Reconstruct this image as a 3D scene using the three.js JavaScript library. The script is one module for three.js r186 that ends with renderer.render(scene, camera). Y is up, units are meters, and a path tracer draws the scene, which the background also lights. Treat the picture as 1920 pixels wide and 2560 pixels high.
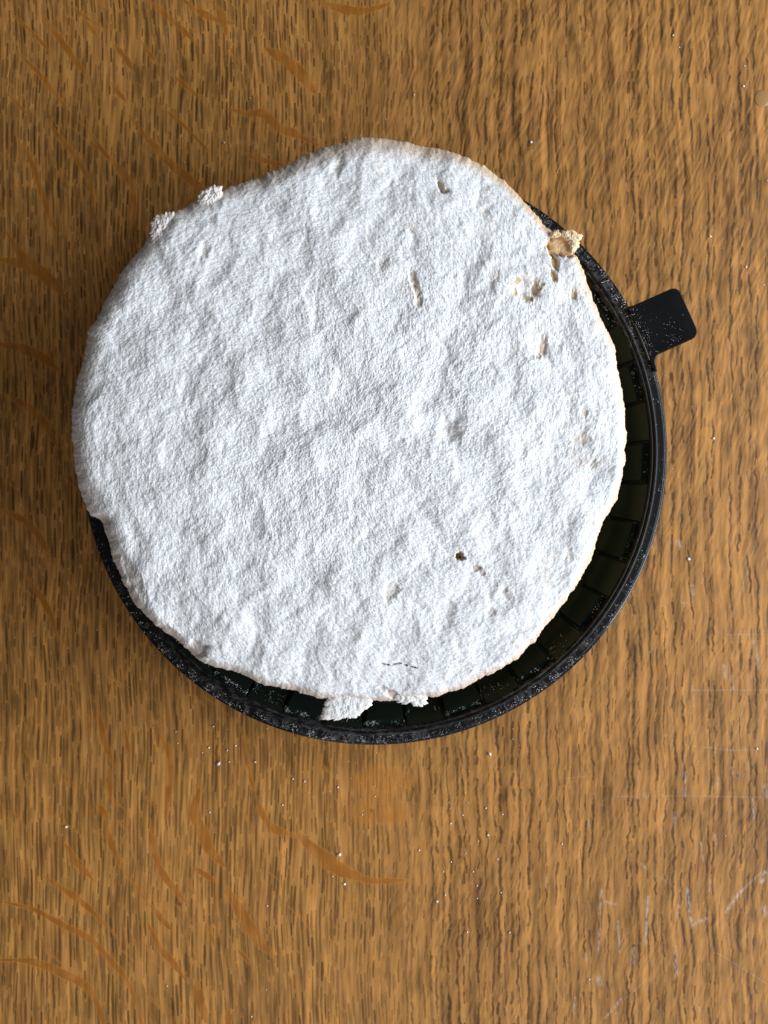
import * as THREE from 'three';
import { mergeVertices, toCreasedNormals } from 'three/addons/utils/BufferGeometryUtils.js';

// ---------------------------------------------------------------- camera, light, exposure
const scene = new THREE.Scene();
const FOV = 65, CAM_H = 0.32;
const F = 1280 / Math.tan(THREE.MathUtils.degToRad(FOV / 2));        // focal length in pixels of the full photograph
const camera = new THREE.PerspectiveCamera(FOV, 0.75, 0.02, 20);
camera.position.set(0, CAM_H, 0);
camera.up.set(0, 0, -1);
camera.lookAt(0, 0, 0);
camera.focus = CAM_H - 0.064;
camera.userData.fStop = 45;
scene.add(camera);

scene.background = new THREE.Color().setRGB(0.08, 0.078, 0.076);      // the dim room all round
const windowLight = new THREE.RectAreaLight(new THREE.Color().setRGB(0.91, 0.985, 1.07), 8.9, 1.05, 0.52);   // the window to the right of the table
windowLight.position.set(0.80, 0.45, 0.04);
windowLight.lookAt(-0.02, 0.03, 0.0);
scene.add(windowLight);
const backLight = new THREE.RectAreaLight(new THREE.Color().setRGB(0.96, 0.985, 1.02), 1.9, 1.2, 0.6);      // a second, dimmer window behind the photographer
backLight.position.set(0.22, 0.62, 0.95);
backLight.lookAt(0, 0.02, 0);
scene.add(backLight);

const renderer = new THREE.WebGLRenderer({ antialias: true });
renderer.toneMapping = THREE.LinearToneMapping;
renderer.toneMappingExposure = 1;
renderer.shadowMap.enabled = true;

// ---------------------------------------------------------------- helpers
function rng(seed) { let s = seed >>> 0; return () => { s = (s + 0x6d2b79f5) | 0; let t = Math.imul(s ^ (s >>> 15), 1 | s); t = (t + Math.imul(t ^ (t >>> 7), 61 | t)) ^ t; return ((t ^ (t >>> 14)) >>> 0) / 4294967296; }; }
function hash(x, y, s) { let h = Math.imul(x, 374761393) + Math.imul(y, 668265263) + Math.imul(s, 2147483647 - 91); h = Math.imul(h ^ (h >>> 13), 1274126177); return ((h ^ (h >>> 16)) >>> 0) / 4294967296; }
const GX = [], GY = []; for (let i = 0; i < 32; i++) { GX.push(1.55 * Math.cos(i * Math.PI / 16)); GY.push(1.55 * Math.sin(i * Math.PI / 16)); }
function vn(x, y, s = 0) {                                             // gradient noise, about -1..1
  const xi = Math.floor(x), yi = Math.floor(y), X = x - xi, Y = y - yi, fx = X * X * X * (X * (X * 6 - 15) + 10), fy = Y * Y * Y * (Y * (Y * 6 - 15) + 10);
  const i = 32 * hash(xi, yi, s) | 0, j = 32 * hash(xi + 1, yi, s) | 0, k = 32 * hash(xi, yi + 1, s) | 0, l = 32 * hash(xi + 1, yi + 1, s) | 0;
  const a = GX[i] * X + GY[i] * Y, b = GX[j] * (X - 1) + GY[j] * Y, c = GX[k] * X + GY[k] * (Y - 1), d = GX[l] * (X - 1) + GY[l] * (Y - 1);
  return a + (b - a) * fx + (c - a) * fy + (a - b - c + d) * fx * fy;
}
const fbm = (x, y, s, n = 3) => { let v = 0, a = 1, t = 0; for (let i = 0; i < n; i++) { v += a * vn(x, y, s + i * 7); t += a; a *= 0.5; x = x * 2.03 + 3.1; y = y * 2.03 - 1.7; } return v / t; };
const clamp = (x, a = 0, b = 1) => x < a ? a : x > b ? b : x;
const sstep = (a, b, x) => { const t = clamp((x - a) / (b - a)); return t * t * (3 - 2 * t); };
const lerp = (a, b, t) => a + (b - a) * t;
const enc = (v) => 255 * (v <= 0.0031308 ? 12.92 * v : 1.055 * Math.pow(clamp(v), 1 / 2.4) - 0.055);
const X = (px, y) => (px - 960) / F * (CAM_H - y), Z = (py, y) => (py - 1280) / F * (CAM_H - y);
function mesh(name, geometry, material, parent = scene) {
  const m = new THREE.Mesh(geometry, material); m.name = name; m.castShadow = m.receiveShadow = true; parent.add(m); return m;
}
function tag(o, label, category, group, kind) {
  if (label) o.userData.label = label; if (category) o.userData.category = category;
  if (group) o.userData.group = group; if (kind) o.userData.kind = kind; return o;
}
function dataTexture(data, w, h, srgb) {
  const t = new THREE.DataTexture(data, w, h, THREE.RGBAFormat);
  t.magFilter = t.minFilter = THREE.LinearFilter; if (srgb) t.colorSpace = THREE.SRGBColorSpace; t.needsUpdate = true; return t;
}

// ---------------------------------------------------------------- the oak table top
{
  const W = 1536, H = 2048, X0 = -60, Y0 = -80, S = 2040 / 1536;       // texel -> wood coordinates (one unit = 0.16 mm)
  const pore = new Float32Array(W * H), ray = new Float32Array(W * H), scuff = new Float32Array(W * H), rnd = rng(11);
  function stroke(buf, x0, y0, x1, y1, w0, w1, s, soft = 1.5, add = false) {   // a tapered stroke in wood coordinates
    x0 = (x0 - X0) / S; x1 = (x1 - X0) / S; y0 = (y0 - Y0) / S; y1 = (y1 - Y0) / S; w0 /= 2 * S; w1 /= 2 * S; soft /= S;
    const m = Math.max(w0, w1) + soft + 1, dx = x1 - x0, dy = y1 - y0, L = dx * dx + dy * dy || 1e-6;
    for (let y = Math.max(0, Math.floor(Math.min(y0, y1) - m)); y <= Math.min(H - 1, Math.max(y0, y1) + m); y++)
      for (let x = Math.max(0, Math.floor(Math.min(x0, x1) - m)); x <= Math.min(W - 1, Math.max(x0, x1) + m); x++) {
        const t = clamp(((x - x0) * dx + (y - y0) * dy) / L), d = Math.hypot(x - x0 - t * dx, y - y0 - t * dy), w = lerp(w0, w1, t);
        const v = s * (1 - sstep(w - soft, w + soft, d)); if (v <= 0) continue;
        const i = y * W + x; buf[i] = add ? Math.min(1, buf[i] + v) : Math.max(buf[i], v);
      }
  }
  const flow = (x, y) => 10 * vn(x / 500, y / 420, 5) + 4 * vn(x / 130, y / 170, 6) + sstep(850, 1200, x) * (4.5 * vn(x / 60, y / 75, 8) + 2 * vn(x / 30, y / 33, 10));
  // fine pores on the left, coarser pores in wandering rows on the right
  for (let x = -60; x < 1990;) {
    const k = sstep(780, 1180, x + 120 * vn(x / 90, 3, 9)), pitch = lerp(9.6, 20, k);
    let y = -80 - rnd() * 100; const rowStrength = 0.6 + 0.4 * rnd(), main = rnd() < 0.82;
    if (k > 0.35 && main) {                                            // a row of large vessels reads as one broken line
      const ww = 4.6 + 4.2 * rnd(), st = 13;
      let jl = 0;
      for (let yy = -80; yy < 2640; yy += st) {
        const v = sstep(-0.28, 0.3, vn(x / 20, yy / 95, 23) + 0.55 * vn(x / 20, yy / 34, 24) + 0.12) * k * (0.5 + 0.35 * rowStrength), jn = (rnd() - 0.5) * 4.6;
        if (v > 0.06) stroke(pore, x + jl + flow(x, yy), yy, x + jn + flow(x, yy + st), yy + st, ww * (0.35 + 0.75 * rnd()) * (0.5 + 0.6 * v), ww * (0.35 + 0.75 * rnd()) * (0.5 + 0.6 * v), Math.min(1, v * (1 + 0.4 * rnd())), 2.2);
        jl = jn;
      }
    }
    while (y < 2640) {
      const len = lerp((14 + 90 * rnd() * rnd()) * (1 + 0.9 * sstep(1500, 2000, y)), 16 + 90 * rnd() * rnd(), k), w = lerp(3.6 + 4.2 * rnd(), 3.4 + 5.5 * rnd() * rnd(), k);
      const dens = 0.5 + 0.5 * vn(x / 120, y / 260, 21);
      if (rnd() < lerp(0.95, 0.55, k) * (0.55 + 0.6 * dens)) {
        const s = rowStrength * lerp(0.38 + 0.62 * rnd(), 0.35 + 0.55 * rnd(), k);
        const n = Math.max(1, Math.round(len / 22)), jx = (rnd() - 0.5) * lerp(7, 9, k);
        for (let i = 0; i < n; i++) {
          const a = y + len * i / n, b = y + len * (i + 1) / n, ta = Math.sin(Math.PI * clamp(i / n, 0.12, 0.88)), tb = Math.sin(Math.PI * clamp((i + 1) / n, 0.12, 0.88));
          stroke(pore, x + jx + flow(x, a), a, x + jx + flow(x, b) + (rnd() - 0.5) * 2, b, w * (0.4 + 0.6 * ta), w * (0.4 + 0.6 * tb), s, 1.5);
        }
      }
      y += len + lerp(5 + 22 * rnd(), 4 + 40 * rnd() * rnd(), k);
    }
    x += pitch * (0.65 + 0.7 * rnd());
  }
  for (let i = 0; i < 5200; i++) {                                     // short stray pores everywhere
    const x = -60 + 2050 * rnd(), y = -80 + 2720 * rnd(), l = 8 + 26 * rnd();
    stroke(pore, x, y, x + (rnd() - 0.5) * 3, y + l, 3.4, 2, 0.25 + 0.4 * rnd(), 1.8);
  }
  // medullary ray flakes: smooth, pore-free orange ribbons [width, x, y, x, y, ...]
  const A = (x, y) => [x * 0.5787, y * 0.5787], B = (x, y) => [x * 0.5787, 1800 + y * 0.5787];
  const flakes = [
    [A, 30, 630, -10, 700, 50, 780, 120, 850, 190], [A, 32, 780, -10, 860, 50, 960, 90, 1010, 100], [A, 62, 1150, 210, 1220, 250, 1300, 320, 1355, 395],
    [A, 46, 985, 470, 1070, 490, 1140, 490, 1200, 550, 1280, 580, 1370, 625], [A, 34, 180, 60, 260, 170, 330, 270, 375, 325], [A, 20, 60, 70, 150, 150, 215, 225],
    [A, 26, 80, 230, 170, 320, 250, 420, 285, 465], [A, 30, 490, 190, 540, 250, 575, 305], [A, 42, 560, 500, 640, 600, 720, 690, 800, 760, 862, 815, 850, 850, 780, 900],
    [A, 32, 350, 520, 450, 660, 560, 790, 575, 900, 565, 1020], [A, 30, 200, 520, 280, 620, 330, 680, 390, 800, 402, 890], [A, 30, 100, 620, 150, 740, 200, 900, 245, 1005],
    [A, 44, 20, 990, 100, 1110, 200, 1185, 290, 1280], [A, 56, -30, 1115, 120, 1145, 200, 1200, 300, 1300], [A, 44, 1380, 5, 1470, 35, 1560, 48, 1680, 15],
    [A, 24, 480, 360, 545, 440], [A, 24, 740, 320, 800, 370, 865, 425], [A, 22, 720, 480, 780, 530, 865, 615], [A, 30, 1050, 660, 1130, 690, 1235, 715], [A, 20, 30, 400, 115, 490],
    [A, 26, 900, 0, 960, 60, 975, 160], [A, 24, 370, 90, 420, 160], [A, 18, 300, 20, 350, 60, 470, 140], [A, 20, 610, 180, 680, 280], [A, 18, 840, 590, 900, 650],
    [A, 50, -20, 1480, 140, 1520, 260, 1600], [A, 40, 20, 1700, 160, 1790, 250, 1930], [A, 36, 0, 2200, 120, 2260, 230, 2420], [A, 34, 120, 2500, 200, 2620, 250, 2760],
    [B, 34, 425, -40, 450, 90, 492, 195], [B, 32, 470, 205, 477, 335], [B, 30, 660, 20, 720, 120, 737, 200, 725, 330, 713, 425], [B, 62, 858, 300, 840, 400, 872, 480, 905, 560, 965, 625],
    [B, 24, 1045, 70, 1070, 200, 1092, 300], [B, 38, 1108, 330, 1125, 390, 1170, 460, 1240, 490, 1330, 505], [B, 74, 1290, 500, 1370, 570, 1430, 620, 1500, 660, 1560, 680], [B, 34, 1480, 660, 1600, 692, 1760, 690],
    [B, 36, 430, 370, 460, 425], [B, 34, 448, 435, 480, 540, 520, 632], [B, 10, 515, 620, 600, 740, 660, 815], [B, 34, 650, 800, 690, 850, 738, 905], [B, 36, 648, 430, 665, 560, 700, 660, 760, 740, 803, 785],
    [B, 36, 278, 535, 330, 610, 405, 695], [B, 32, 185, 675, 290, 740, 380, 810, 495, 925], [B, 34, 20, 785, 150, 820, 280, 890, 380, 940, 470, 1030, 550, 1130, 620, 1330],
    [B, 42, -20, 1035, 130, 1042, 260, 1090, 370, 1150, 420, 1230, 455, 1340], [B, 36, 638, 875, 680, 970, 740, 1040, 803, 1125], [B, 62, 985, 730, 1050, 850, 1100, 930, 1175, 1015],
    [B, 30, 835, 635, 925, 695], [B, 26, 888, 870, 925, 975], [B, 20, 1025, 990, 1085, 1055], [B, 46, 848, 1125, 860, 1200, 885, 1300], [B, 32, 985, 1250, 985, 1340],
    [B, -150, 1520, 260, 1640, 275, 1770, 255], [B, -120, 1500, 390, 1640, 395, 1760, 400], [B, 20, 540, 40, 560, 160],
  ];
  for (const [map, w0, ...p] of flakes) {
    const w = Math.abs(w0), faint = w0 < 0 ? 0.5 : 0.95, blur = w0 < 0 ? 14 : 3.6;
    let len = 0; const pts = []; for (let i = 0; i < p.length; i += 2) pts.push(map(p[i], p[i + 1]));
    const c = new THREE.CatmullRomCurve3(pts.map(([x, y]) => new THREE.Vector3(x, y, 0))), n = 26; let prev = c.getPoint(0);
    for (let i = 1; i <= n; i++) {
      const q = c.getPoint(i / n), g = (t) => w * 0.62 * (0.16 + 0.84 * Math.pow(Math.sin(Math.PI * clamp(t, 0.03, 0.97)), 0.7)) * (0.85 + 0.3 * vn(t * 6, w, 44));
      stroke(ray, prev.x, prev.y, q.x, q.y, g((i - 1) / n), g(i / n), faint, blur); prev = q;
    }
  }
  for (let i = 0; i < 230; i++) {                                      // faint thin flakes, mostly on the left
    const x = -40 + 900 * rnd(), y = -60 + 2680 * rnd(), l = 25 + 60 * rnd(), a = 0.5 + 0.5 * rnd();
    stroke(ray, x, y, x + l * Math.sin(a), y + l * Math.cos(a), 8 * rnd() + 3, 2, 0.35 + 0.35 * rnd(), 3);
  }
  // scuffs and scratches of the worn varnish near the lower right
  const C = (x, y) => [960 + x * 0.5787, 1800 + y * 0.5787];
  for (const [s, w, ...p] of [
    [0.5, 7, 940, 735, 930, 835], [0.45, 8, 955, 785, 1000, 795], [0.55, 6, 1010, 870, 1016, 1000], [0.55, 8, 1140, 765, 1128, 965], [0.5, 10, 1308, 730, 1322, 850, 1332, 885, 1390, 858], [0.6, 10, 1478, 825, 1500, 790, 1545, 735],
    [0.4, 5, 1540, 740, 1630, 655], [0.6, 12, 1645, 660, 1630, 700], [0.6, 12, 1640, 810, 1645, 840], [0.5, 7, 1255, 980, 1262, 1105], [0.6, 16, 928, 1115, 934, 1135], [0.5, 6, 1022, 1205, 955, 1285], [0.45, 6, 1368, 530, 1378, 605],
    [0.5, 6, 1303, 225, 1300, 330], [0.45, 6, 1430, 495, 1434, 535], [0.4, 6, 1444, 250, 1436, 310], [0.5, 6, 1592, 340, 1596, 420], [0.4, 7, 1256, 400, 1254, 470], [0.4, 7, 1500, 205, 1502, 225], [0.5, 9, 1640, 280, 1652, 330], [0.5, 9, 1125, 320, 1130, 330],
    [0.4, 6, 870, 1010, 872, 1045], [0.45, 8, 1080, 985, 1078, 1050], [0.4, 7, 930, 900, 925, 1000], [0.4, 6, 1410, 690, 1404, 740], [0.3, 7, 1110, 620, 1130, 640], [0.4, 6, 1270, 800, 1266, 850], [0.35, 6, 880, 430, 884, 470], [0.3, 6, 697, 680, 700, 720], [0.4, 6, 1360, 1240, 1362, 1256],
    [0.4, 7, 823, 1200, 820, 1270], [0.3, 3, 1340, 50, 1300, 160, 1278, 240], [0.22, 3.4, 1000, 330, 1250, 326, 1640, 332], [0.22, 3, 780, 252, 875, 243], [0.24, 3, 1440, 1005, 1560, 1080, 1680, 1155], [0.2, 3, 1180, 670, 1290, 745], [0.26, 3, 955, 1280, 1080, 1170, 1130, 1120],
    [0.3, 3, 1630, -850, 1560, -620, 1500, -430], [0.26, 3.4, 1480, -370, 1700, -370], [0.24, 3.4, 1320, -130, 1680, -130], [0.24, 4, 1330, 110, 1400, 118, 1500, 130, 1600, 126], [0.5, 9, 1330, -580, 1336, -545], [0.34, 6, 1290, -505, 1330, -510], [0.45, 9, 1468, -235, 1474, -180], [0.34, 7, 1500, -190, 1510, -120], [0.5, 12, 1268, -770, 1276, -752],
    [0.35, 5, 1330, -150, 1338, -60], [0.4, 9, 1600, -340, 1620, -220], [0.22, 3, 1590, -200, 1520, 60], [0.3, 3, -940, -3000, -930, -2860, -905, -2760],
  ]) for (let i = 0; i + 3 < p.length; i += 2) {
    const [x0, y0] = C(p[i], p[i + 1]), [x1, y1] = C(p[i + 2], p[i + 3]);
    stroke(scuff, x0, y0, x1, y1, w * 0.7, w * 0.6, s, w > 4 ? w * 0.5 : 1.4);
  }
  for (let i = 0; i < 240; i++) {                                      // faint hair scratches
    const x = 1050 + 900 * Math.sqrt(rnd()), y = 300 + 2300 * Math.sqrt(rnd()), a = rnd() * 6.28, l = 12 + 60 * rnd() * rnd();
    stroke(scuff, x, y, x + l * Math.cos(a), y + l * Math.sin(a), 1.4, 1, 0.06 + 0.14 * rnd(), 1.2);
  }
  const teal = new Float32Array(W * H);
  for (const [x, y, w] of [[1525, 238, 12], [1590, 203, 14], [1500, 240, 5], [1560, 220, 4], [1586, 260, 5]]) { const [a, b] = C(x, y); stroke(teal, a, b, a + 2, b + 2, w * 0.6, w * 0.4, 0.9, 2.5); }
  { stroke(pore, 926, 2025, 928, 2027, 7, 6, 1, 2.5); stroke(pore, 446, 2258, 449, 2261, 6, 5, 0.9, 3); stroke(pore, 508, 2292, 510, 2293, 5, 4, 0.8, 2); }
  const col = new Uint8Array(W * H * 4), bmp = new Uint8Array(W * H * 4);
  for (let y = 0, i = 0; y < H; y++) for (let x = 0; x < W; x++, i++) {
    const px = X0 + x * S, py = Y0 + y * S, k = sstep(700, 1250, px + 160 * vn(py / 500, 1, 31));
    const fx = px - flow(px, py);
    const broad = fbm(fx / 260, py / 900, 41, 3), band = vn(fx / 38, py / 620, 42);
    const fibre = 0.6 * vn(fx / 6, py / 110, 43) + 0.4 * vn(fx / 3.2, py / 46, 45);
    const ca = 0.955, sa = 0.297, sk = k * lerp(1, 0.55, sstep(900, 1500, py)), wp = 16 * vn(px / 150, py / 190, 49) + 5 * vn(px / 50, py / 60, 54), u = (px * ca + py * sa) + wp, v = (-px * sa + py * ca);   // slanted silky fibres on the right
    const slant = 1.1 * vn(u / 6.5, v / 50, 46) + 0.6 * vn(u / 15 + 0.6 * vn(px / 40, py / 40, 48), v / 95, 47);
    const mott = fbm(px / 26, py / 34, 50, 3);
    const stripeL = vn(fx / 9.5, py / 130, 43) + 0.7 * vn(fx / 5.5, py / 75, 45), stripeR = vn(fx / 13, py / 240, 56) + 0.6 * vn(fx / 8, py / 120, 57);
    let l = 0.98 + 0.16 * broad + 0.2 * band + lerp(0.44, 0.10, k) * stripeL + 0.40 * k * stripeR + 0.2 * vn(fx / 24, py / 300, 44) + sk * 0.34 * slant + 0.12 * mott + 0.06 * (hash(x, y, 3) - 0.5);
    l = Math.max(0.35, l);
    const f = clamp(ray[i] * (0.94 + 0.22 * vn(fx / 5, py / 70, 58) + 0.4 * vn(px / 30, py / 44, 53))), p = pore[i] * (1 - 0.84 * f) * (1 - sk * 0.7 * sstep(0.15, 0.65, slant)), s = clamp(scuff[i] * (0.8 + 1.1 * vn(px / 5, py / 12, 52)));
    const edge = f * (1 - f) * 4;
    l = lerp(l, 0.88 + 0.14 * vn(px / 30, py / 50, 51) + 0.05 * broad, 0.9 * f) + 0.2 * edge;
    let r = lerp(lerp(0.425, 0.37, k), 0.375, f) * l, g = lerp(lerp(0.195, 0.171, k), 0.136, f) * l, b = lerp(lerp(0.049, 0.046, k), 0.020, f) * l;
    const warm = 0.05 * mott; r *= 1 + warm; b *= 1 - 1.5 * warm;
    const d = clamp(p * 1.3 * (0.9 + 0.2 * mott));
    const dd = d * lerp(lerp(0.84, 0.7, sstep(1300, 2000, py)), 0.76, k); r = lerp(r, 0.050, dd); g = lerp(g, 0.021, dd); b = lerp(b, 0.006, dd);
    r = lerp(r, 0.56, clamp(s) * 0.8); g = lerp(g, 0.52, clamp(s) * 0.8); b = lerp(b, 0.47, clamp(s) * 0.8);
    const t = teal[i]; r = lerp(r, 0.02, t); g = lerp(g, 0.1, t); b = lerp(b, 0.1, t);
    col[i * 4] = enc(r); col[i * 4 + 1] = enc(g); col[i * 4 + 2] = enc(b); col[i * 4 + 3] = 255;
    const h = 150 - 110 * d + 14 * fibre * (1 - f) + 10 * k * slant + 14 * mott;
    bmp[i * 4] = bmp[i * 4 + 1] = bmp[i * 4 + 2] = clamp(h, 0, 255); bmp[i * 4 + 3] = 255;
  }
  const map = dataTexture(col, W, H, true), bump = dataTexture(bmp, W, H, false);
  for (const t of [map, bump]) t.wrapS = t.wrapT = THREE.MirroredRepeatWrapping;
  const mat = new THREE.MeshPhysicalMaterial({ map, bumpMap: bump, bumpScale: 0.00016, roughness: 0.5, specularIntensity: 0.4 });
  const w = 1.5, g = new THREE.BoxGeometry(w, 0.03, w), uv = g.attributes.uv, pos = g.attributes.position, nor = g.attributes.normal;
  for (let i = 0; i < uv.count; i++) {
    const y = nor.getY(i) > 0.5 ? 0 : pos.getY(i) * 0.5, x = pos.getX(i) + (Math.abs(nor.getX(i)) > 0.5 ? y : 0), z = pos.getZ(i) + (Math.abs(nor.getZ(i)) > 0.5 ? y : 0);
    uv.setXY(i, (x * F / CAM_H + 960 - X0) / 2040, (z * F / CAM_H + 1280 - Y0) / 2720);
  }
  const t = mesh('table_top', g, mat); t.position.y = -0.015;
  tag(t, 'worn varnished oak table top with dark pores and pale scuffs under the cake', null, null, 'structure');
}

const ang = (d) => THREE.MathUtils.degToRad(d);
const lobe = (t, c, w) => { let d = Math.abs(t - c); if (d > Math.PI) d = 2 * Math.PI - d; return Math.exp(-d * d / (w * w)); };
// amount of sugar on the tray by direction: heavy at upper right and below, thin at the right
const much = (t) => 0.10 + 1.3 * lobe(t, ang(-42), ang(16)) + 0.75 * lobe(t, ang(-25), ang(10)) + 1.15 * lobe(t, ang(52), ang(14)) + 0.95 * lobe(t, ang(95), ang(24)) + 0.85 * lobe(t, ang(128), ang(24)) + 0.3 * lobe(t, ang(20), ang(14)) + 0.14 * lobe(t, ang(160), ang(20));

// ---------------------------------------------------------------- the black plastic cake tray
const RIM = 0.022, TRAY = [X(935, RIM), Z(1129, RIM)], FLOOR = 0.0035, SEG = 42, SEG0 = THREE.MathUtils.degToRad(-2.2), STEP = 2 * Math.PI / SEG;
const LEDGE = RIM - 0.0036;
{
  const tray = new THREE.Group(); tray.name = 'cake_tray'; tray.position.set(TRAY[0], 0, TRAY[1]); scene.add(tray);
  tag(tray, 'round black plastic cake tray with square pull tab and ribbed inner wall', 'tray');
  const n = 256, d = new Uint8Array(n * n * 4);
  for (let y = 0, i = 0; y < n; y++) for (let x = 0; x < n; x++, i++) { const v = 128 + 60 * fbm(x / 20, y / 20, 61, 4); d[i * 4] = d[i * 4 + 1] = d[i * 4 + 2] = v; d[i * 4 + 3] = 255; }
  const rough = dataTexture(d, n, n, false); rough.wrapS = rough.wrapT = THREE.MirroredRepeatWrapping; rough.repeat.set(6, 6);
  const black = new THREE.MeshPhysicalMaterial({ color: new THREE.Color().setRGB(0.0065, 0.0066, 0.0072), roughness: 0.5, roughnessMap: rough, specularIntensity: 0.32 });
  const inner = new THREE.MeshPhysicalMaterial({ color: new THREE.Color().setRGB(0.006, 0.0125, 0.0105), roughness: 0.28, specularIntensity: 0.34 });
  const fw = 2048, fh = 64, fd = new Uint8Array(fw * fh * 4);           // a smeared film of sugar on the rim
  for (let y = 0, i = 0; y < fh; y++) for (let x = 0; x < fw; x++, i++) {
    const ph = x / fw * 2 * Math.PI, t = Math.PI / 2 - ph, R1 = 90 + y / 6, cx = R1 * Math.cos(ph) , cy = R1 * Math.sin(ph);
    const hz = much(((t + Math.PI) % (2 * Math.PI) + 2 * Math.PI) % (2 * Math.PI) - Math.PI) * sstep(-0.3, 0.8, fbm(cx / 3, cy / 3, 63, 3) + 0.6 * vn(cx / 0.7, cy / 0.7, 66)) , v = 0.0065 + 0.045 * clamp(1.3 * hz - 0.12);
    fd[i * 4] = enc(v); fd[i * 4 + 1] = enc(v); fd[i * 4 + 2] = enc(v * 1.05); fd[i * 4 + 3] = 255;
  }
  const film = dataTexture(fd, fw, fh, true); film.wrapS = THREE.RepeatWrapping;
  const rimMat = new THREE.MeshPhysicalMaterial({ map: film, roughness: 0.34, specularIntensity: 0.4 });
  const V = (a) => a.map(([x, y]) => new THREE.Vector2(x, y));
  const R = 0.10888;
  // the shell: floor and outer skirt
  mesh('shell', new THREE.LatheGeometry(V([[0.0001, 0.0014], [0.05, 0.0012], [0.091, 0.0008], [0.0955, 0.0002], [0.0975, 0.0012], [0.1050, RIM - 0.002], [0.1044, RIM - 0.0012], [0.1034, RIM - 0.003], [0.0966, 0.0034], [0.0945, FLOOR], [0.05, FLOOR], [0.0001, FLOOR]]), 256), inner, tray);
  // the rim: flat flange with two beads on its inner edge and a rolled lip
  mesh('rim', new THREE.LatheGeometry(V([[0.1028, RIM - 0.0032], [0.1029, RIM - 0.0009], [0.1031, RIM - 0.0006], [0.1034, RIM - 0.00055], [0.10365, RIM - 0.0006], [0.1038, RIM - 0.0009], [0.1040, RIM - 0.00095], [0.1042, RIM - 0.0008], [0.1044, RIM - 0.0003], [0.1047, RIM - 0.0002], [0.1050, RIM - 0.00024], [0.1052, RIM - 0.0004], [0.1058, RIM - 0.0004], [0.1074, RIM - 0.0004], [0.10815, RIM - 0.0004], [0.1083, RIM - 0.0008], [0.1084, RIM - 0.0018], [0.1087, RIM - 0.0026], [0.1082, RIM - 0.0022], [0.1074, RIM - 0.0014], [0.1052, RIM - 0.0013], [0.1038, RIM - 0.0019], [0.1028, RIM - 0.0032]]), 360), rimMat, tray);
  const gloss = new THREE.MeshPhysicalMaterial({ color: new THREE.Color().setRGB(0.0065, 0.0066, 0.0075), roughness: 0.14, specularIntensity: 1 });
  mesh('lip', new THREE.LatheGeometry(V([[0.10812, RIM - 0.0006], [0.10820, RIM - 0.00034], [0.10826, RIM - 0.00028], [0.1083, RIM - 0.0003], [0.10857, RIM - 0.00045], [0.10882, RIM - 0.00059], [0.10888, RIM - 0.00064], [R + 0.0001, RIM - 0.0010], [R, RIM - 0.0019], [0.1086, RIM - 0.0024], [0.1082, RIM - 0.0020], [0.10812, RIM - 0.0006]]), 360), gloss, tray);
  // wall panels: ledged blocks and plain slopes in turn
  function panel(profile, half, taper) {
    const pos = [], idx = [], C = [-1, -0.985, -0.955, -0.9, -0.5, 0, 0.5, 0.9, 0.955, 0.985, 1], D = [0.0011, 0.00055, 0.00018, 0, 0, 0, 0, 0, 0.00018, 0.00055, 0.0011], N = C.length - 1, M = profile.length;
    for (let j = 0; j <= N; j++) for (const [r, y] of profile) { const a = half * C[j] * (1 - taper * (RIM - y)), q = Math.min(D[j], Math.max(0, 0.0945 + (y - FLOOR) * 0.45 + 0.002 - r)); pos.push((r + q) * Math.cos(a), y, (r + q) * Math.sin(a)); }
    for (let j = 0; j < N; j++) for (let i = 0; i + 1 < M; i++) { const a = j * M + i, b = a + 1, c = a + M, e = c + 1; idx.push(a, b, c, b, e, c); }
    for (const j of [0, N]) {                                          // the two cheeks, back to the shell
      const start = pos.length / 3;
      for (let i = 0; i < M; i++) { const [r, y] = profile[i], a = half * (2 * j / N - 1) * (1 - taper * (RIM - y)), back = Math.max(r, 0.0945 + (y - FLOOR) * 0.45); pos.push((r + Math.min(0.0011, Math.max(0, back + 0.002 - r))) * Math.cos(a), y, (r + Math.min(0.0011, Math.max(0, back + 0.002 - r))) * Math.sin(a), (back + 0.0025) * Math.cos(a), y, (back + 0.0025) * Math.sin(a)); }
      for (let i = 0; i + 1 < M; i++) { const a = start + 2 * i; idx.push(a, a + 1, a + 2, a + 1, a + 3, a + 2); }
    }
    const g = new THREE.BufferGeometry(); g.setAttribute('position', new THREE.Float32BufferAttribute(pos, 3)); g.setIndex(idx);
    return toCreasedNormals(g, 0.75);
  }
  const ledged = panel([[0.1029, LEDGE], [0.1012, LEDGE], [0.10085, LEDGE + 0.00012], [0.10055, LEDGE + 0.0003], [0.1003, LEDGE + 0.00022], [0.1001, LEDGE - 0.0002], [0.0999, LEDGE - 0.001], [0.0976, 0.0128], [0.0968, 0.0114], [0.0950, 0.0075], [0.0938, 0.0052], [0.0922, FLOOR + 0.0005]], STEP / 2 * 0.955, 2.0);
  const plain = panel([[0.1029, RIM - 0.0020], [0.1024, RIM - 0.0026], [0.1017, RIM - 0.0042], [0.0996, 0.0130], [0.0990, 0.0118], [0.0968, 0.0078], [0.0955, 0.0056], [0.0940, FLOOR + 0.0005]], STEP / 2 * 0.955, 2.0);
  for (let k = 0; k < SEG; k++) { const p = mesh('wall_panel', k % 2 ? plain : ledged, inner, tray); p.rotation.y = -(SEG0 + (k + 0.5) * STEP); if (k) p.name += '_' + String(k).padStart(3, '0'); }
  // the pull tab
  const s = new THREE.Shape(), hw = 0.01015, L = R + 0.0188, r = 0.0036, i0 = R - 0.0011;
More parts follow.
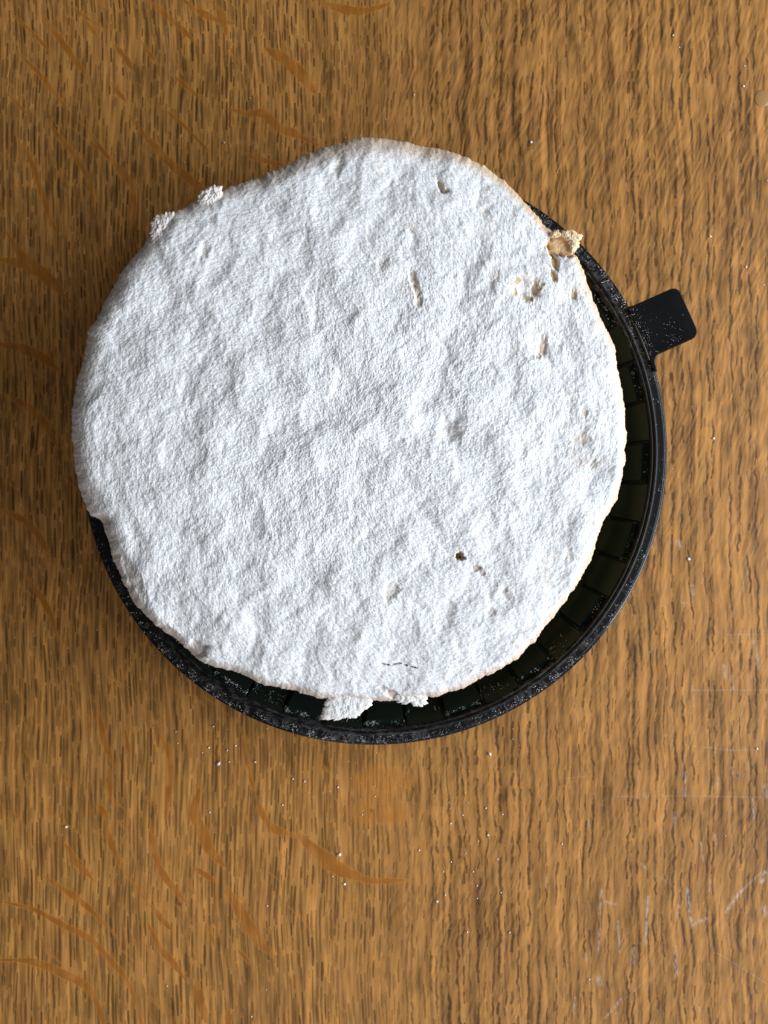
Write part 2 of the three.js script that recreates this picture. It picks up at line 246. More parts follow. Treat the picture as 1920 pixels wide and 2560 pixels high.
  s.moveTo(i0, -hw - 0.0004); s.lineTo(R + 0.0012, -hw); s.lineTo(L - r, -hw); s.quadraticCurveTo(L, -hw, L, -hw + r); s.lineTo(L, hw - r); s.quadraticCurveTo(L, hw, L - r, hw);
  s.lineTo(R + 0.0022, hw); s.quadraticCurveTo(R + 0.0004, hw + 0.0002, R - 0.0004, hw + 0.0022); s.lineTo(R - 0.0010, hw + 0.0056); s.lineTo(i0 - 0.0008, hw + 0.0050); s.closePath();
  const tg = new THREE.ExtrudeGeometry(s, { depth: 0.0007, bevelEnabled: true, bevelThickness: 0.0003, bevelSize: 0.0003, bevelOffset: -0.0003, bevelSegments: 3, curveSegments: 16 });
  const tab = new THREE.Group(); tab.name = 'pull_tab'; tab.rotation.y = THREE.MathUtils.degToRad(24.1); tray.add(tab);
  const plate = mesh('tab_plate', tg, black, tab); plate.rotation.x = Math.PI / 2; plate.position.y = RIM + 0.0003;
  const crease = new THREE.CylinderGeometry(0.0003, 0.0003, 2 * hw - 0.002, 10); crease.rotateX(Math.PI / 2);
  const c = mesh('tab_crease', crease, black, tab); c.position.set(R + 0.0046, RIM + 0.00048, 0); c.scale.set(2.2, 0.3, 1);
  const arc = []; for (let i = 0; i <= 24; i++) { const t = -0.035 + 0.135 * i / 24; arc.push(new THREE.Vector3(0.1073 * Math.cos(t), RIM + 0.00035, 0.1073 * Math.sin(t))); }
  mesh('tab_hinge', new THREE.TubeGeometry(new THREE.CatmullRomCurve3(arc), 48, 0.00042, 10), gloss, tab);
}

// ---------------------------------------------------------------- the cake
const CY = 0.0635, CAKE = [X(868, CY), Z(1078, CY)], KPX = F / (CAM_H - CY);          // pixels per metre at the cake's top
const OUTLINE = [800, 300, 752, 306, 700, 318, 668, 330, 640, 345, 612, 360, 590, 370, 545, 386, 500, 402, 455, 418, 425, 430, 400, 448, 372, 466, 345, 488, 325, 510, 310, 530, 288, 556, 270, 580, 240, 630, 222, 665, 208, 694, 191, 716, 186, 750, 176, 790, 168, 820, 158, 870, 156, 920, 158, 970, 164, 1020, 172, 1050, 181, 1080, 195, 1113, 219, 1126, 227, 1150, 238, 1172, 240, 1192, 252, 1225, 270, 1265, 290, 1298, 320, 1332, 350, 1360, 390, 1392, 425, 1424, 445, 1434, 470, 1441, 520, 1456, 580, 1480, 640, 1492, 690, 1506, 745, 1512, 800, 1514, 850, 1513, 915, 1506, 980, 1494, 1050, 1460, 1100, 1434, 1150, 1390, 1190, 1340, 1235, 1280, 1280, 1202, 1292, 1160, 1302, 1130, 1320, 1098, 1332, 1078, 1345, 1020, 1354, 960, 1350, 900, 1341, 820, 1332, 785, 1325, 750, 1312, 715, 1300, 690, 1286, 655, 1275, 630, 1252, 568, 1240, 545, 1212, 516, 1200, 503, 1170, 478, 1130, 430, 1090, 388, 1040, 355, 980, 330, 920, 315, 860, 304];
function radialTable(pts, cx, cy, n = 2048) {                                       // outline -> radius by angle
  const a = []; for (let i = 0; i < pts.length; i += 2) { const x = pts[i] - cx, y = pts[i + 1] - cy; a.push([Math.atan2(y, x), Math.hypot(x, y)]); }
  a.sort((p, q) => p[0] - q[0]); const out = new Float32Array(n), m = a.length;
  for (let i = 0; i < n; i++) {
    const t = -Math.PI + 2 * Math.PI * i / n; let j = a.findIndex((p) => p[0] > t); if (j < 0) j = 0;
    const at = (k) => { const w = Math.floor(k / m), p = a[k - w * m]; return [p[0] + w * 2 * Math.PI, p[1]]; };
    let P = [at(j - 2), at(j - 1), at(j), at(j + 1)], T = t; if (P[1][0] > t) T += 2 * Math.PI; if (T - P[1][0] > Math.PI) T -= 2 * Math.PI; if (P[1][0] - T > Math.PI) T += 2 * Math.PI;
    const u = clamp((T - P[1][0]) / (P[2][0] - P[1][0] || 1)), [p0, p1, p2, p3] = P.map((p) => p[1]);
    const cr = 0.5 * (2 * p1 + (p2 - p0) * u + (2 * p0 - 5 * p1 + 4 * p2 - p3) * u * u + (3 * p1 - p0 - 3 * p2 + p3) * u * u * u);
    out[i] = lerp(p1 + (p2 - p1) * u, cr, 0.6);
  }
  return (t) => { let f = ((t + Math.PI) / (2 * Math.PI)) * n; f = ((f % n) + n) % n; const i = Math.floor(f); return lerp(out[i], out[(i + 1) % n], f - i); };
}
const full = OUTLINE.map((v) => v * 1.15733);
const outline = radialTable(full, 868, 1078);
// edge distance in pixels; left and top edges are broad and rounded, right and bottom edges crisp
const bandPx = (t) => 23 + 28 * lobe(t, ang(-162), ang(34)) + 30 * lobe(t, ang(165), ang(22)) + 34 * lobe(t, ang(-90), ang(22)) + 10 * lobe(t, ang(-130), ang(20)) + 8 * vn(t * 5, 1, 71);
const dropM = (t) => 0.0028 + 0.0019 * lobe(t, ang(-165), ang(38)) + 0.003 * lobe(t, ang(160), ang(25)) + 0.002 * lobe(t, ang(-90), ang(25));
// marks: [px, py, rx, ry, turn, depth mm, bare 0..1]
const MARKS = [
  [1147, 1390, 9, 10, 0, -2.2, 1], [1156, 1394, 8, 5, 0.3, -1.2, 0.8], [1190, 1420, 12, 9, 0.6, -0.6, 0.75], [1203, 1432, 9, 7, 0.2, -0.5, 0.5], [1312, 724, 32, 25, 0, -1.3, 0.15], [1290, 705, 9, 8, 0, -0.5, 0.85], [1338, 722, 11, 17, 0.4, -0.5, 0.75], [1318, 746, 14, 6, 0.2, -0.4, 0.75], [1286, 732, 5, 10, 0, -0.4, 0.7], [1353, 712, 6, 6, 0, -0.4, 0.7], [1345, 869, 30, 28, 0, -0.7, 0.12], [1356, 866, 11, 27, 0.15, -0.7, 0.6], [1345, 892, 8, 6, 0, -0.5, 0.7], [1434, 737, 9, 13, -0.3, -0.7, 0.8],
  [1034, 700, 9, 22, -0.3, -0.6, 0.45], [1042, 730, 9, 18, -0.5, -0.6, 0.5], [1047, 754, 8, 15, 0.1, -0.6, 0.5], [1100, 462, 6, 17, -0.3, -1.2, 0.7], [1110, 478, 11, 7, 0, -1.0, 0.5], [1231, 700, 14, 28, 0.2, -0.4, 0.3], [843, 416, 12, 26, 0.35, -0.8, 0.28], [978, 1475, 17, 26, 0.3, -0.7, 0.42],
  [1122, 1078, 26, 36, 0.2, -1.5, 0.22], [1062, 1066, 50, 54, 0, -0.8, 0], [1450, 1097, 22, 18, 0, -0.4, 0.42], [1458, 1030, 9, 14, 0, -0.4, 0.35], [1482, 1162, 9, 12, 0, -0.4, 0.4], [510, 632, 11, 24, 0.4, -0.8, 0.22],
  [980, 1735, 16, 10, 0.6, -0.8, 0.8], [960, 1722, 14, 7, 0.5, -0.5, 0.5], [1388, 655, 9, 22, -0.15, -1.2, 0.95], [1383, 690, 8, 16, -0.4, -1.0, 0.95], [1392, 612, 27, 26, 0, -2.2, 1], [1416, 618, 22, 22, 0, -2.8, 1], [1410, 590, 22, 14, 0.2, -2.2, 1], [1378, 600, 10, 14, 0, -0.7, 0.8],
  [330, 1325, 16, 40, -0.3, -0.5, 0.15], [250, 1300, 22, 14, 0.2, -0.9, 0.55], [330, 1440, 16, 60, -0.5, -0.8, 0.42], [490, 1625, 26, 22, 0, -1.4, 0.5], [420, 1580, 12, 34, -0.9, -0.8, 0.6], [955, 660, 12, 20, 0, -0.4, 0.3], [1205, 530, 14, 10, 0, -0.3, 0.25], [1260, 1480, 8, 14, 0, -0.5, 0.4], [1225, 1530, 12, 10, 0, -0.4, 0.4],
  [1270, 1490, 9, 10, 0, -0.3, 0.38], [1420, 1390, 9, 9, 0, -0.3, 0.35], [1380, 1330, 10, 9, 0, -0.3, 0.28], [900, 1240, 30, 60, 0.3, -0.4, 0.08], 
  [1310, 724, 90, 80, 0, 0.3, 0], [1010, 1060, 34, 40, 0.2, 0.8, 0], [590, 1570, 40, 50, 0.3, 0.7, 0], [330, 1110, 50, 90, 0.2, 0.5, 0], [480, 950, 60, 60, 0.2, 0.5, 0],
];
const CRACK = [[955, 1659], [972, 1662], [985, 1660], [1000, 1658], [1015, 1663], [1028, 1667], [1040, 1669]];
function crackAt(px, py) {
  if (px < 945 || px > 1050 || py < 1645 || py > 1680) return 0; let best = 9;
  for (let i = 0; i + 1 < CRACK.length; i++) { const [ax, ay] = CRACK[i], [bx, by] = CRACK[i + 1], t = clamp(((px - ax) * (bx - ax) + (py - ay) * (by - ay)) / ((bx - ax) ** 2 + (by - ay) ** 2)); best = Math.min(best, Math.hypot(px - ax - t * (bx - ax), py - ay - t * (by - ay)) + (i === 3 ? 1.2 : 0)); }
  return (1 - sstep(0.5, 2.2, best + 1.0 * vn(px / 5, py / 5, 74))) * sstep(-0.5, 0.1, vn(px / 9, 2, 75));
}
function markAt(m, px, py) {
  const dx = px - m[0], dy = py - m[1]; if (Math.abs(dx) > 2.2 * (m[2] + m[3]) || Math.abs(dy) > 2.2 * (m[2] + m[3])) return 0;
  const c = Math.cos(m[4]), s = Math.sin(m[4]), u = (dx * c + dy * s) / m[2], v = (-dx * s + dy * c) / m[3];
  return 1 - sstep(m[6] > 0.6 ? 0.6 : m[6] > 0.3 ? 0.5 : 0.1, m[6] > 0.6 ? 1.25 : m[6] > 0.3 ? 1.35 : 1.6, Math.hypot(u, v) + 0.34 * vn(px / (4 + 0.55 * m[2]), py / (4 + 0.55 * m[3]), 77) + (m[6] > 0.3 ? 0.16 * vn(px / 4, py / 4, 78) : 0));
}
function bareness(px, py, r, t) {                                                    // how much sponge shows through the sugar
  let b = 0; for (const m of MARKS) if (m[6]) b = Math.max(b, m[6] * markAt(m, px, py));
  { const d = Math.hypot((px - 1312) / 33, (py - 724) / 26), a = Math.atan2(py - 724, px - 1312); b = Math.max(b, (0.5 + 0.6 * lobe(a, 0, 0.8) + 0.6 * lobe(a, -2.3, 0.4)) * Math.exp(-(((d - 0.95 + 0.2 * vn(px / 11, py / 11, 80)) / 0.24) ** 2)) * clamp(0.75 + 0.6 * vn(px / 7, py / 7, 81))); }
  const e = outline(t) - r, w = bandPx(t), spk = vn(px / 3.2, py / 3.2, 82) * 0.5 + vn(px / 9, py / 9, 83) * 0.5;
  const right = lobe(t, ang(0), ang(75)), top = lobe(t, ang(-85), ang(30)) + lobe(t, ang(110), ang(40));
  const rim = (1 - sstep(0.1, 1.0, (e + 13 * spk) / (w * (1.1 - 0.4 * lobe(t, ang(15), ang(60)))))) * (0.50 + 0.36 * lobe(t, ang(35), ang(50)) + 0.2 * top + 0.34 * lobe(t, ang(-45), ang(20)) - 0.14 * lobe(t, ang(180), ang(60))) * clamp(1 + 0.35 * spk);
  b = Math.max(b, rim);
  const patch = fbm(px / 70, py / 90, 84, 3) + 0.35 * vn(px / 12, py / 14, 85) + 0.4 * right * sstep(430, 640, r) - 0.1;
  b = Math.max(b, 0.34 * sstep(0.42, 0.85, patch + 0.28 * spk));
  return b;
}
function height(px, py, r, t) {                                                      // metres, relative to the cake's top plane
  let h = 0; for (const m of MARKS) if (m[5]) h += m[5] * 0.001 * markAt(m, px, py);
  h -= 0.0010 * crackAt(px, py);
  const ca = 0.955, sa = 0.297, wx = px + 14 * vn(px / 60, py / 60, 97), wy = py + 14 * vn(px / 60, py / 60, 98), u = wx * ca + wy * sa, v = -wx * sa + wy * ca;      // the powder lies in slanting drifts
  h += 0.0010 * vn(u / 115, v / 120, 90) + 0.00036 * vn(u / 50, v / 52, 92) + 0.00018 * vn(u / 24, v / 25, 93) + 0.00012 * vn(px / 11.5, py / 11.5, 94);
  h += 0.00009 * vn(px / 6, py / 6, 95) + 0.00009 * vn(px / 3.8, py / 3.8, 96);
  const e = outline(t) - r, w = bandPx(t), q = clamp(1 - e / w);
  h += 0.0020 * (1 - (r / 700) ** 2) - dropM(t) * (1 - Math.sqrt(1 - Math.min(0.995, q * q)));
  return h;
}
const cake = new THREE.Group(); cake.name = 'sponge_cake'; cake.position.set(CAKE[0], 0, CAKE[1]); scene.add(cake);
tag(cake, 'round sponge cake thickly dusted with white icing sugar on a black plastic tray', 'cake');
const TOPY = 0.0645, CX0 = CAKE[0], CZ0 = CAKE[1];
{
  // colour and fine grain of the sugared crust, laid over the top of the cake
  const N = 2048, SZ = 0.192, col = new Uint8Array(N * N * 4), bmp = new Uint8Array(N * N * 4);
  for (let y = 0, i = 0; y < N; y++) for (let x = 0; x < N; x++, i++) {
    const lx = (x / N - 0.5) * SZ * KPX, ly = (y / N - 0.5) * SZ * KPX, r = Math.hypot(lx, ly), t = Math.atan2(ly, lx), px = 868 + lx, py = 1078 + ly;
    let cr = 0.86, cg = 0.86, cb = 0.855, hgt = 128;
    if (r < outline(t) + 14) {
      const b = bareness(px, py, r, t), g1 = vn(px / 2.2, py / 2.2, 101), g2 = vn(px / 4.4, py / 4.4, 102), g3 = hash(x, y, 103) - 0.5;
      const bb = clamp(b + 0.2 * b * (g1 + g2) * (1.2 - b)), deep = sstep(0.75, 1, b);
      const w = 0.865 + 0.19 * g1 + 0.17 * g2 + 0.06 * g3 + 0.08 * vn(px / 8, py / 8, 104);
      const orange = lobe(t, ang(-30), ang(50)) * 0.6, ck = crackAt(px, py);
      const gold = lobe(t, ang(-60), ang(55)) + 0.6 * lobe(t, ang(20), ang(50)) * sstep(520, 660, r);
      const sr = lerp(lerp(0.54, 0.66, gold), 0.72, deep) + 0.06 * g2, sg = lerp(lerp(0.40, 0.43, gold), lerp(0.46, 0.47, orange), deep) + 0.06 * g2, sb = lerp(lerp(0.31, 0.21, gold), 0.22, deep) + 0.03 * g2;
      cr = lerp(w, sr, bb); cg = lerp(w, sg, bb); cb = lerp(w * 1.003, sb, bb);
      cr = lerp(cr, 0.42, ck); cg = lerp(cg, 0.32, ck); cb = lerp(cb, 0.26, ck);
      if (Math.hypot(px - 1149, py - 1391) < 15) { const k = bb * (1 - sstep(8, 14, Math.hypot(px - 1149, py - 1391))); cr = lerp(cr, 0.40, k); cg = lerp(cg, 0.20, k); cb = lerp(cb, 0.05, k); }
      hgt = 128 + (46 * g1 + 40 * g2 + 44 * g3) * (1 - 0.5 * deep);
    }
    col[i * 4] = enc(cr); col[i * 4 + 1] = enc(cg); col[i * 4 + 2] = enc(cb); col[i * 4 + 3] = 255;
    bmp[i * 4] = bmp[i * 4 + 1] = bmp[i * 4 + 2] = clamp(hgt, 0, 255); bmp[i * 4 + 3] = 255;
  }
  const sugar = new THREE.MeshPhysicalMaterial({ map: dataTexture(col, N, N, true), bumpMap: dataTexture(bmp, N, N, false), bumpScale: 0.00015, roughness: 0.92, specularIntensity: 0.35 });
  const NT = 1440, NR = 420, pos = new Float32Array((NT + 1) * (NR + 1) * 3), uv = new Float32Array((NT + 1) * (NR + 1) * 2), idx = new Uint32Array(NT * NR * 6);
  let p = 0, q = 0, k = 0; const rim = [];
  for (let j = 0; j <= NT; j++) {
    const t = -Math.PI + 2 * Math.PI * (j % NT) / NT, c = Math.cos(t), s = Math.sin(t), e0 = outline(t);
    const ragged = 3.5 * vn(e0 * c / 34, e0 * s / 34, 112) + 2.0 * vn(e0 * c / 11, e0 * s / 11, 110) + 1.6 * vn(e0 * c / 4.6, e0 * s / 4.6, 111);
    for (let i = 0; i <= NR; i++) {
      const f = i / NR, r = f * e0, rr = r + ragged * sstep(0.96, 1, f), px = 868 + r * c, py = 1078 + r * s, h = TOPY + height(px, py, r, t);
      const eq = clamp(1 - (e0 - r) / bandPx(t)), hs = TOPY - dropM(t) * (1 - Math.sqrt(1 - Math.min(0.995, eq * eq))), k2 = (CAM_H - hs) / (CAM_H - CY);
      const x = (rr * c / KPX + CX0) * k2 - CX0, z = (rr * s / KPX + CZ0) * k2 - CZ0;      // the rounded edge lies lower and so reaches further out
      pos[p++] = x; pos[p++] = h; pos[p++] = z; uv[q++] = rr * c / KPX / SZ + 0.5; uv[q++] = rr * s / KPX / SZ + 0.5;
      if (i === NR) rim.push([x, h, z]);
    }
  }
  for (let j = 0; j < NT; j++) for (let i = 0; i < NR; i++) { const a = j * (NR + 1) + i, b = a + NR + 1; idx[k++] = a; idx[k++] = b; idx[k++] = a + 1; idx[k++] = b; idx[k++] = b + 1; idx[k++] = a + 1; }
  const g = new THREE.BufferGeometry(); g.setAttribute('position', new THREE.BufferAttribute(pos, 3)); g.setAttribute('uv', new THREE.BufferAttribute(uv, 2)); g.setIndex(new THREE.BufferAttribute(idx, 1)); g.computeVertexNormals();
  const top = mesh('sugar_topping', g, sugar, cake); top.userData.label = 'white icing sugar over the whole top of the cake';

  // the sponge below, bulging a little under the crust and narrowing to its base
  const M = 40, sp = [], sc = [], si = [];
  for (let j = 0; j <= NT; j++) for (let i = 0; i <= M; i++) {
    const [x, y, z] = rim[j % NT], f = i / M, yy = lerp(y, FLOOR + 0.0008, f), t = Math.atan2(z, x), a = t * 60;
    const ce = Math.cos(t), se = Math.sin(t), bulge = -0.0006 - 0.0052 * f * f + 0.0006 * vn(ce * 40 + 50, se * 40 + f * 22, 120) * Math.min(1, f * 6) + 0.00035 * vn(ce * 120 + 90, se * 120 + f * 60, 121) * Math.min(1, f * 6) - (i === 0 ? -0.0005 : 0);
    sp.push(x + ce * bulge, yy, z + se * bulge);
    const w = 0.5 + 0.5 * vn(ce * 90 + 70, se * 90 + f * 50, 122), crust = 1 - sstep(0, 0.12, f);
    sc.push(lerp(0.56, 0.50, crust) + 0.1 * w, lerp(0.36, 0.30, crust) + 0.09 * w, lerp(0.14, 0.16, crust) + 0.06 * w);
  }
  for (let j = 0; j < NT; j++) for (let i = 0; i < M; i++) { const a = j * (M + 1) + i, b = a + M + 1; si.push(a, b, a + 1, b, b + 1, a + 1); }
  const base = sp.length / 3; sp.push(0, FLOOR + 0.0008, 0); sc.push(0.5, 0.32, 0.14); for (let j = 0; j < NT; j++) si.push(j * (M + 1) + M, (j + 1) * (M + 1) + M, base);
  const sg = new THREE.BufferGeometry(); sg.setAttribute('position', new THREE.Float32BufferAttribute(sp, 3)); sg.setAttribute('color', new THREE.Float32BufferAttribute(sc, 3)); sg.setIndex(si); sg.computeVertexNormals();
  mesh('sponge', sg, new THREE.MeshStandardMaterial({ vertexColors: true, roughness: 0.95 }), cake);

  // ragged pieces of crust: thin lumps with an outline of their own, drawn from [px, py] corners
  function lump(name, label, pts, y, thick, seed, tint, rough = 1, sugarCover = 1) {
    const cx = pts.reduce((a, v, i) => a + (i % 2 ? 0 : v), 0) / (pts.length / 2), cy = pts.reduce((a, v, i) => a + (i % 2 ? v : 0), 0) / (pts.length / 2);
    const rad = radialTable(pts, cx, cy, 512), nt = 200, nr = 34, P = [], Cc = [], I = [];
    for (const side of [1, -1]) for (let j = 0; j <= nt; j++) for (let i = 0; i <= nr; i++) {
      const t = -Math.PI + 2 * Math.PI * (j % nt) / nt, f = i / nr, e = rad(t), c = Math.cos(t), s = Math.sin(t);
      const r = f * e + sstep(0.6, 1, f) * (4.5 * vn(e * c / 9 + 9, e * s / 9, seed) + 3.2 * vn(e * c / 4.5, e * s / 4.5, seed + 1)), px = cx + r * c, py = cy + r * s;
      const edge = Math.sqrt(Math.max(0, 1 - f ** 3.2)), n1 = vn(px / 13, py / 13, seed + 2), n2 = vn(px / 6, py / 6, seed + 3), n3 = vn(px / 3, py / 3, seed + 4);
      const yy = y + side * thick * edge + (side > 0 ? 1 : 0.4) * rough * edge * (0.0006 * n1 + 0.00035 * n2 + 0.0002 * n3);
      P.push((px - 868) / KPX, yy, (py - 1078) / KPX);
      const b = clamp((1 - sugarCover) + sugarCover * (0.14 + 0.45 * n2 + 0.3 * n1 + 0.5 * (f - 0.6)) * (rough ? 0.8 : 0.4)), w = 0.86 + 0.04 * n3;
      Cc.push(lerp(w, tint[0] + 0.06 * n2, b), lerp(w, tint[1] + 0.07 * n2, b), lerp(w, tint[2] + 0.07 * n2, b));
    }
    const half = (nt + 1) * (nr + 1);
    for (const o of [0, half]) for (let j = 0; j < nt; j++) for (let i = 0; i < nr; i++) { const a = o + j * (nr + 1) + i, b = a + nr + 1; o ? I.push(a, a + 1, b, b, a + 1, b + 1) : I.push(a, b, a + 1, b, b + 1, a + 1); }
    const g2 = new THREE.BufferGeometry(); g2.setAttribute('position', new THREE.Float32BufferAttribute(P, 3)); g2.setAttribute('color', new THREE.Float32BufferAttribute(Cc, 3)); g2.setIndex(I); g2.computeVertexNormals();
    const m = mesh(name, g2, new THREE.MeshStandardMaterial({ vertexColors: true, roughness: 0.95 }), cake); if (label) m.userData.label = label; return m;
  }
  const z1 = (a) => a.map((v, i) => (i % 2 ? 480 : 1180) + v * 0.36166), z4 = (a) => a.map((v, i) => (i % 2 ? 1500 : 700) + v * 0.36166), z5 = (a) => a.map((v, i) => (i % 2 ? 320 : 160) + v * 0.42194);
  lump('torn_patch', 'smooth orange hollow where the crust has torn away', z1([548, 330, 575, 300, 620, 285, 680, 290, 715, 330, 720, 390, 690, 442, 640, 438, 600, 415, 572, 430, 548, 400]), TOPY - 0.0030, 0.0011, 260, [0.86, 0.56, 0.29], 0.25, 0.02);
  lump('torn_crust', 'bare golden piece of crust torn up at the edge', z1([612, 288, 650, 258, 700, 262, 728, 290, 762, 300, 745, 335, 738, 375, 705, 412, 688, 420, 680, 370, 668, 340, 640, 322]), TOPY - 0.0012, 0.0010, 200, [0.86, 0.63, 0.36], 0.6, 0.15);
  lump('torn_crust_001', null, z1([545, 300, 565, 268, 592, 268, 604, 296, 585, 320, 552, 325]), TOPY - 0.0006, 0.001, 210, [0.74, 0.5, 0.24], 0.8, 0.2);
  lump('crust_flake', 'sugared flake of crust hanging out over the tray', z4([278, 800, 300, 745, 330, 680, 420, 620, 560, 620, 640, 690, 622, 740, 580, 765, 548, 796, 500, 822, 440, 818, 380, 832, 330, 826, 290, 830]), TOPY - 0.0014, 0.0010, 220, [0.72, 0.52, 0.36], 0.35, 0.95);
  lump('crust_flake_001', null, z4([790, 690, 800, 630, 870, 600, 960, 600, 1010, 640, 1012, 715, 985, 735, 930, 735, 900, 715, 830, 712]), TOPY - 0.0014, 0.001, 230, [0.72, 0.52, 0.36], 0.4, 0.95);
  lump('crust_flake_002', null, z5([505, 620, 508, 560, 538, 520, 590, 500, 645, 492, 675, 535, 730, 560, 760, 620, 700, 700, 600, 720, 540, 690]), TOPY - 0.0018, 0.0014, 240, [0.62, 0.44, 0.34], 0.6, 0.7);
  lump('crust_flake_003', null, z5([785, 410, 830, 362, 880, 338, 925, 345, 938, 385, 940, 440, 880, 490, 820, 470]), TOPY - 0.0018, 0.0012, 250, [0.70, 0.52, 0.38], 0.6, 0.7);
}

// ---------------------------------------------------------------- sugar spilled on the tray and the table
const grain = new THREE.IcosahedronGeometry(1, 1);
{
  const rnd = rng(300), pa = grain.attributes.position; const gv = mergeVertices(grain.deleteAttribute('normal').deleteAttribute('uv'));
  for (let i = 0; i < gv.attributes.position.count; i++) { const k = 0.75 + 0.5 * rnd(); gv.attributes.position.setXYZ(i, gv.attributes.position.getX(i) * k, gv.attributes.position.getY(i) * k * 0.8, gv.attributes.position.getZ(i) * k); }
  gv.computeVertexNormals();
  const white = new THREE.MeshStandardMaterial({ color: new THREE.Color().setRGB(0.84, 0.84, 0.84), roughness: 0.9 }), dusty = new THREE.MeshStandardMaterial({ color: new THREE.Color().setRGB(0.74, 0.74, 0.75), roughness: 0.95 });
  const spots = [];
  for (let i = 0; i < 80000; i++) {
    const t = rnd() * 2 * Math.PI - Math.PI, where = rnd(); let r, y;
    if (where < 0.54) { r = 0.1053 + 0.0032 * rnd(); y = RIM - 0.0004; }
    else { r = 0.1007 + 0.0021 * rnd(); y = LEDGE; const sgm = Math.floor(((t - SEG0) / STEP % SEG + SEG) % SEG); if (sgm % 2) { if (t < ang(40) || rnd() < 0.55) continue; r = 0.0985 + 0.004 * rnd(); y = RIM - 0.004 - (0.1019 - r) * 1.5; if (r > 0.1019) y = RIM - 0.0022 - (0.1029 - r) * 1.8; } }
    const x = r * Math.cos(t), z = r * Math.sin(t), cl = fbm(x * 320, z * 320, 301, 3) * 0.5 + 0.5 + 0.25 * vn(x * 1300, z * 1300, 305);
    if (rnd() > much(t) * sstep(0.4, 0.8, cl) * (where < 0.54 ? 0.5 + 0.5 * sstep(0.1053, 0.108, r) : 1) * 0.36) continue;
    spots.push([TRAY[0] + x, y, TRAY[1] + z, 0.00006 + 0.00008 * rnd() * rnd() + (rnd() < 0.04 ? 0.00008 : 0)]);
  }
  const ta = ang(-24.1), tc = Math.cos(ta), ts = Math.sin(ta);
  for (let i = 0; i < 2600; i++) {                                     // on the pull tab, most of it near the hinge
    const a = 0.1078 + 0.0185 * rnd(), b = 0.0094 * (2 * rnd() - 1), dens = 0.55 * Math.exp(-(((a - 0.1082) / 0.0022) ** 2)) + 0.2 * Math.exp(-(((a - 0.1185) / 0.0035) ** 2)) * sstep(-0.006, 0.002, b);
    if (rnd() > dens * sstep(0.3, 0.7, 0.5 + 0.5 * fbm(a * 700, b * 700, 302, 2))) continue;
    spots.push([TRAY[0] + a * tc - b * ts, RIM + 0.0006, TRAY[1] + a * ts + b * tc, 0.00005 + 0.00007 * rnd() * rnd()]);
  }
  const m = new THREE.Matrix4(), e = new THREE.Euler(), qn = new THREE.Quaternion();
  const dust = new THREE.InstancedMesh(gv, dusty, spots.length); dust.name = 'sugar_dust';
  spots.forEach(([x, y, z, s], i) => { e.set(rnd() * 6, rnd() * 6, rnd() * 6); m.compose(new THREE.Vector3(x, y + s * 0.5, z), qn.setFromEuler(e), new THREE.Vector3(s, s, s)); dust.setMatrixAt(i, m); });
  dust.castShadow = dust.receiveShadow = true; scene.add(dust);
  tag(dust, 'white icing sugar dusted over the rim, ledges and tab of the black tray', 'sugar', null, 'stuff');

  // larger crystals on the table, one by one
  const q = (f, x, y) => f(x, y), D = (x, y) => [x * 0.5787, 1800 + y * 0.5787], E2 = (x, y) => [960 + x * 0.5787, 1800 + y * 0.5787], T = (x, y) => [960 + x * 0.5787, y * 0.5787];
  const named = [
    [D(945, 186), 8, 'largest white sugar crumb on the table below the left of the tray'], [D(287, 460), 7, 'lone white sugar crumb far out on the table at lower left'], [D(922, 27), 5, 'small sugar crumb on the table closest under the tray rim at lower left'],
    [D(903, 119), 5, 'sugar crumb just above the largest crumb below the tray'], [D(1102, 180), 5, 'sugar crumb under the tray rim, rightmost of the cluster at lower left'], [D(906, 398), 4.5, 'sugar crumb lying on the broad orange flake of grain below the tray'],
    [D(1220, 366), 5, 'single sugar crumb straight below the bottom of the tray, left of the pale ray patch'], [D(1265, 253), 5, 'left one of a close pair of sugar crumbs below the tray'], [D(1316, 264), 5, 'right one of a close pair of sugar crumbs below the tray'], [D(1467, 580), 8, 'oblong white crumb on the wide orange ray flake below the tray'],
    [D(1489, 708), 6, 'sugar crumb on the lower edge of the wide orange ray flake'], [E2(456, 145), 8, 'pale crumb on the table at the lower right of the tray rim'], [E2(1609, 123), 7, 'pink-white crumb near the right edge beside the teal paint specks'], [E2(449, 496), 5, 'lowest bright sugar crumb of the scatter right of the pale ray patch'],
    [E2(542, 916), 5, 'lone sugar crumb on the table low down right of the middle'], [E2(151, 562), 4.5, 'lone sugar crumb just right of the wide orange ray flake'], [E2(512, 407), 4.5, 'rightmost sugar crumb of the scatter below the tray'], [E2(230, 783), 4.5, 'sugar crumb in a dark pore below the wide orange ray flake'],
    [[560, 357], 5, 'lone white crumb on the table above the upper left of the cake'], [[1721, 1397], 6, 'bright sugar crumb on the table right of the lower right tray rim'], [[1783, 1096], 6, 'amber-tinted crumb on the table right of the tray, below the pull tab'], [T(1552, 373), 5, 'tiny bright crumb on the table near the right edge, above the pull tab'],
    [T(1410, 1022), 4.5, 'tiny bright crumb on the table just above the pull tab'], [T(636, 615), 6, 'crumb on the table above the right shoulder of the cake'], [T(1563, 1154), 4.5, 'tiny bright crumb on the table right of the pull tab'], [T(1248, 153), 4, 'tiny bright crumb on the table near the top right'],
  ];
  named.forEach(([[px, py], d, label], i) => {
    const s = d * 0.5 * CAM_H / F, o = mesh('sugar_crumb' + (i ? '_' + String(i).padStart(3, '0') : ''), gv, white);
    o.position.set(X(px, 0), s * 0.55, Z(py, 0)); o.rotation.set(rnd(), rnd() * 6, rnd()); o.scale.set(s, s * 0.9, s * (0.9 + 0.5 * rnd()));
    tag(o, label, 'crumb', 'sugar crumbs scattered on the table');
  });
  const specks = [];
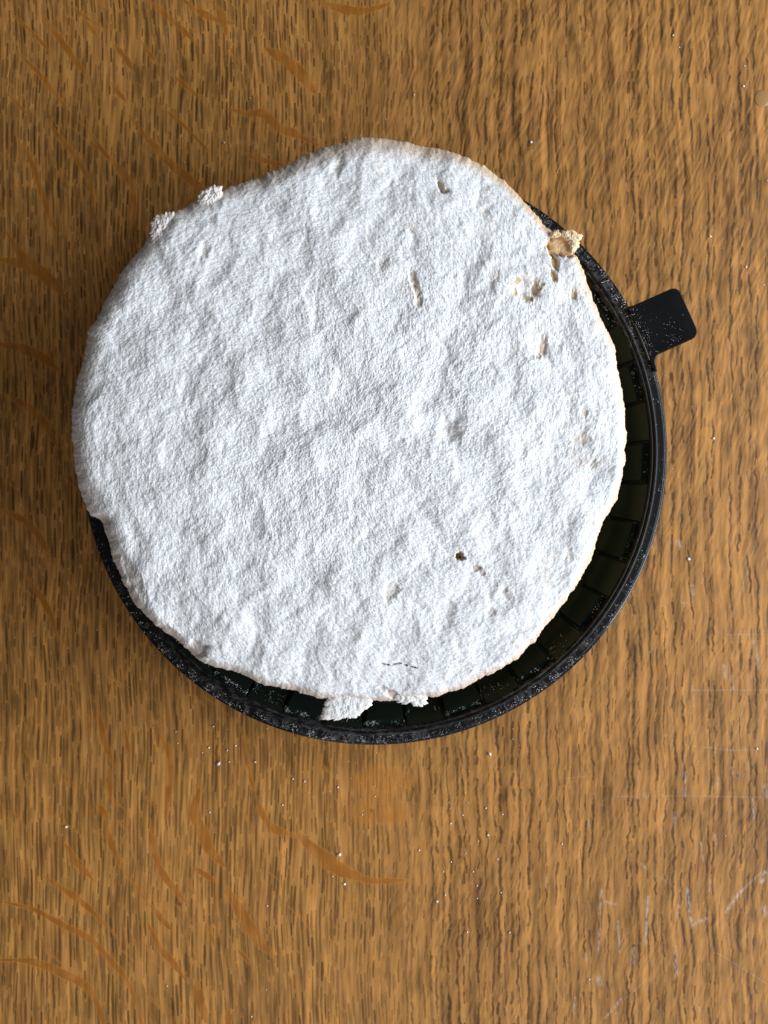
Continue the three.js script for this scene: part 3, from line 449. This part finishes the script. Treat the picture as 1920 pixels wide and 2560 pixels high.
  for (const [f, x, y] of [[D, 875, 140], [D, 982, 130], [D, 1018, 110], [D, 990, 180], [D, 760, 50], [D, 768, 100], [D, 1425, 308], [D, 1460, 290], [D, 1620, 330], [D, 1566, 408], [D, 1437, 675], [D, 1155, 802], [D, 1087, 1280], [D, 1150, 1165], [D, 722, 1148], [D, 1155, 35], [E2, 216, 325], [E2, 281, 355], [E2, 352, 312], [E2, 362, 356], [E2, 288, 380], [E2, 340, 410], [E2, 440, 380], [E2, 288, 446], [E2, 408, 522], [E2, 352, 575], [E2, 385, 655], [E2, 290, 612], [E2, 256, 655], [E2, 402, 715], [E2, 265, 755], [E2, 402, 770], [E2, 360, 915], [E2, 505, 745], [E2, 490, 600], [E2, 768, 535], [E2, 1475, 500], [E2, 1355, 178], [E2, 887, 1120], [E2, 568, 1280], [E2, 1000, 1265], [T, 1275, 205], [T, 1558, 285], [T, 130, 410], [T, 1640, 1230], [T, 1655, 780]]) { const [a, b] = f(x, y); specks.push([a, b, 1.2 + 1.1 * rnd()]); }
  for (let i = 0; i < 230; i++) { const a = rnd() * 6.28, rr = 745 + 330 * rnd() * rnd(); specks.push([935 + rr * Math.cos(a), 1129 + rr * Math.sin(a), 0.5 + 0.5 * rnd()]); }
  const sm = new THREE.InstancedMesh(gv, white, specks.length); sm.name = 'sugar_specks';
  specks.forEach(([px, py, r], i) => { const s = r * CAM_H / F; e.set(rnd() * 6, rnd() * 6, rnd() * 6); m.compose(new THREE.Vector3(X(px, 0), s * 0.5, Z(py, 0)), qn.setFromEuler(e), new THREE.Vector3(s, s, s)); sm.setMatrixAt(i, m); });
  sm.castShadow = sm.receiveShadow = true; scene.add(sm);
  tag(sm, 'fine specks of sugar sprinkled on the oak around the tray', 'sugar', null, 'stuff');

  // a low blister in the varnish at the right edge
  const drop = mesh('varnish_blister', new THREE.SphereGeometry(1, 40, 16, 0, Math.PI * 2, 0, Math.PI / 2), new THREE.MeshPhysicalMaterial({ color: new THREE.Color().setRGB(0.36, 0.185, 0.06), roughness: 0.4 }));
  drop.position.set(X(1906, 0), 0.00005, Z(246, 0)); drop.scale.set(0.0031, 0.00032, 0.0034);
  tag(drop, 'small shiny blister in the table varnish at the upper right edge', 'blister');
}
renderer.render(scene, camera);
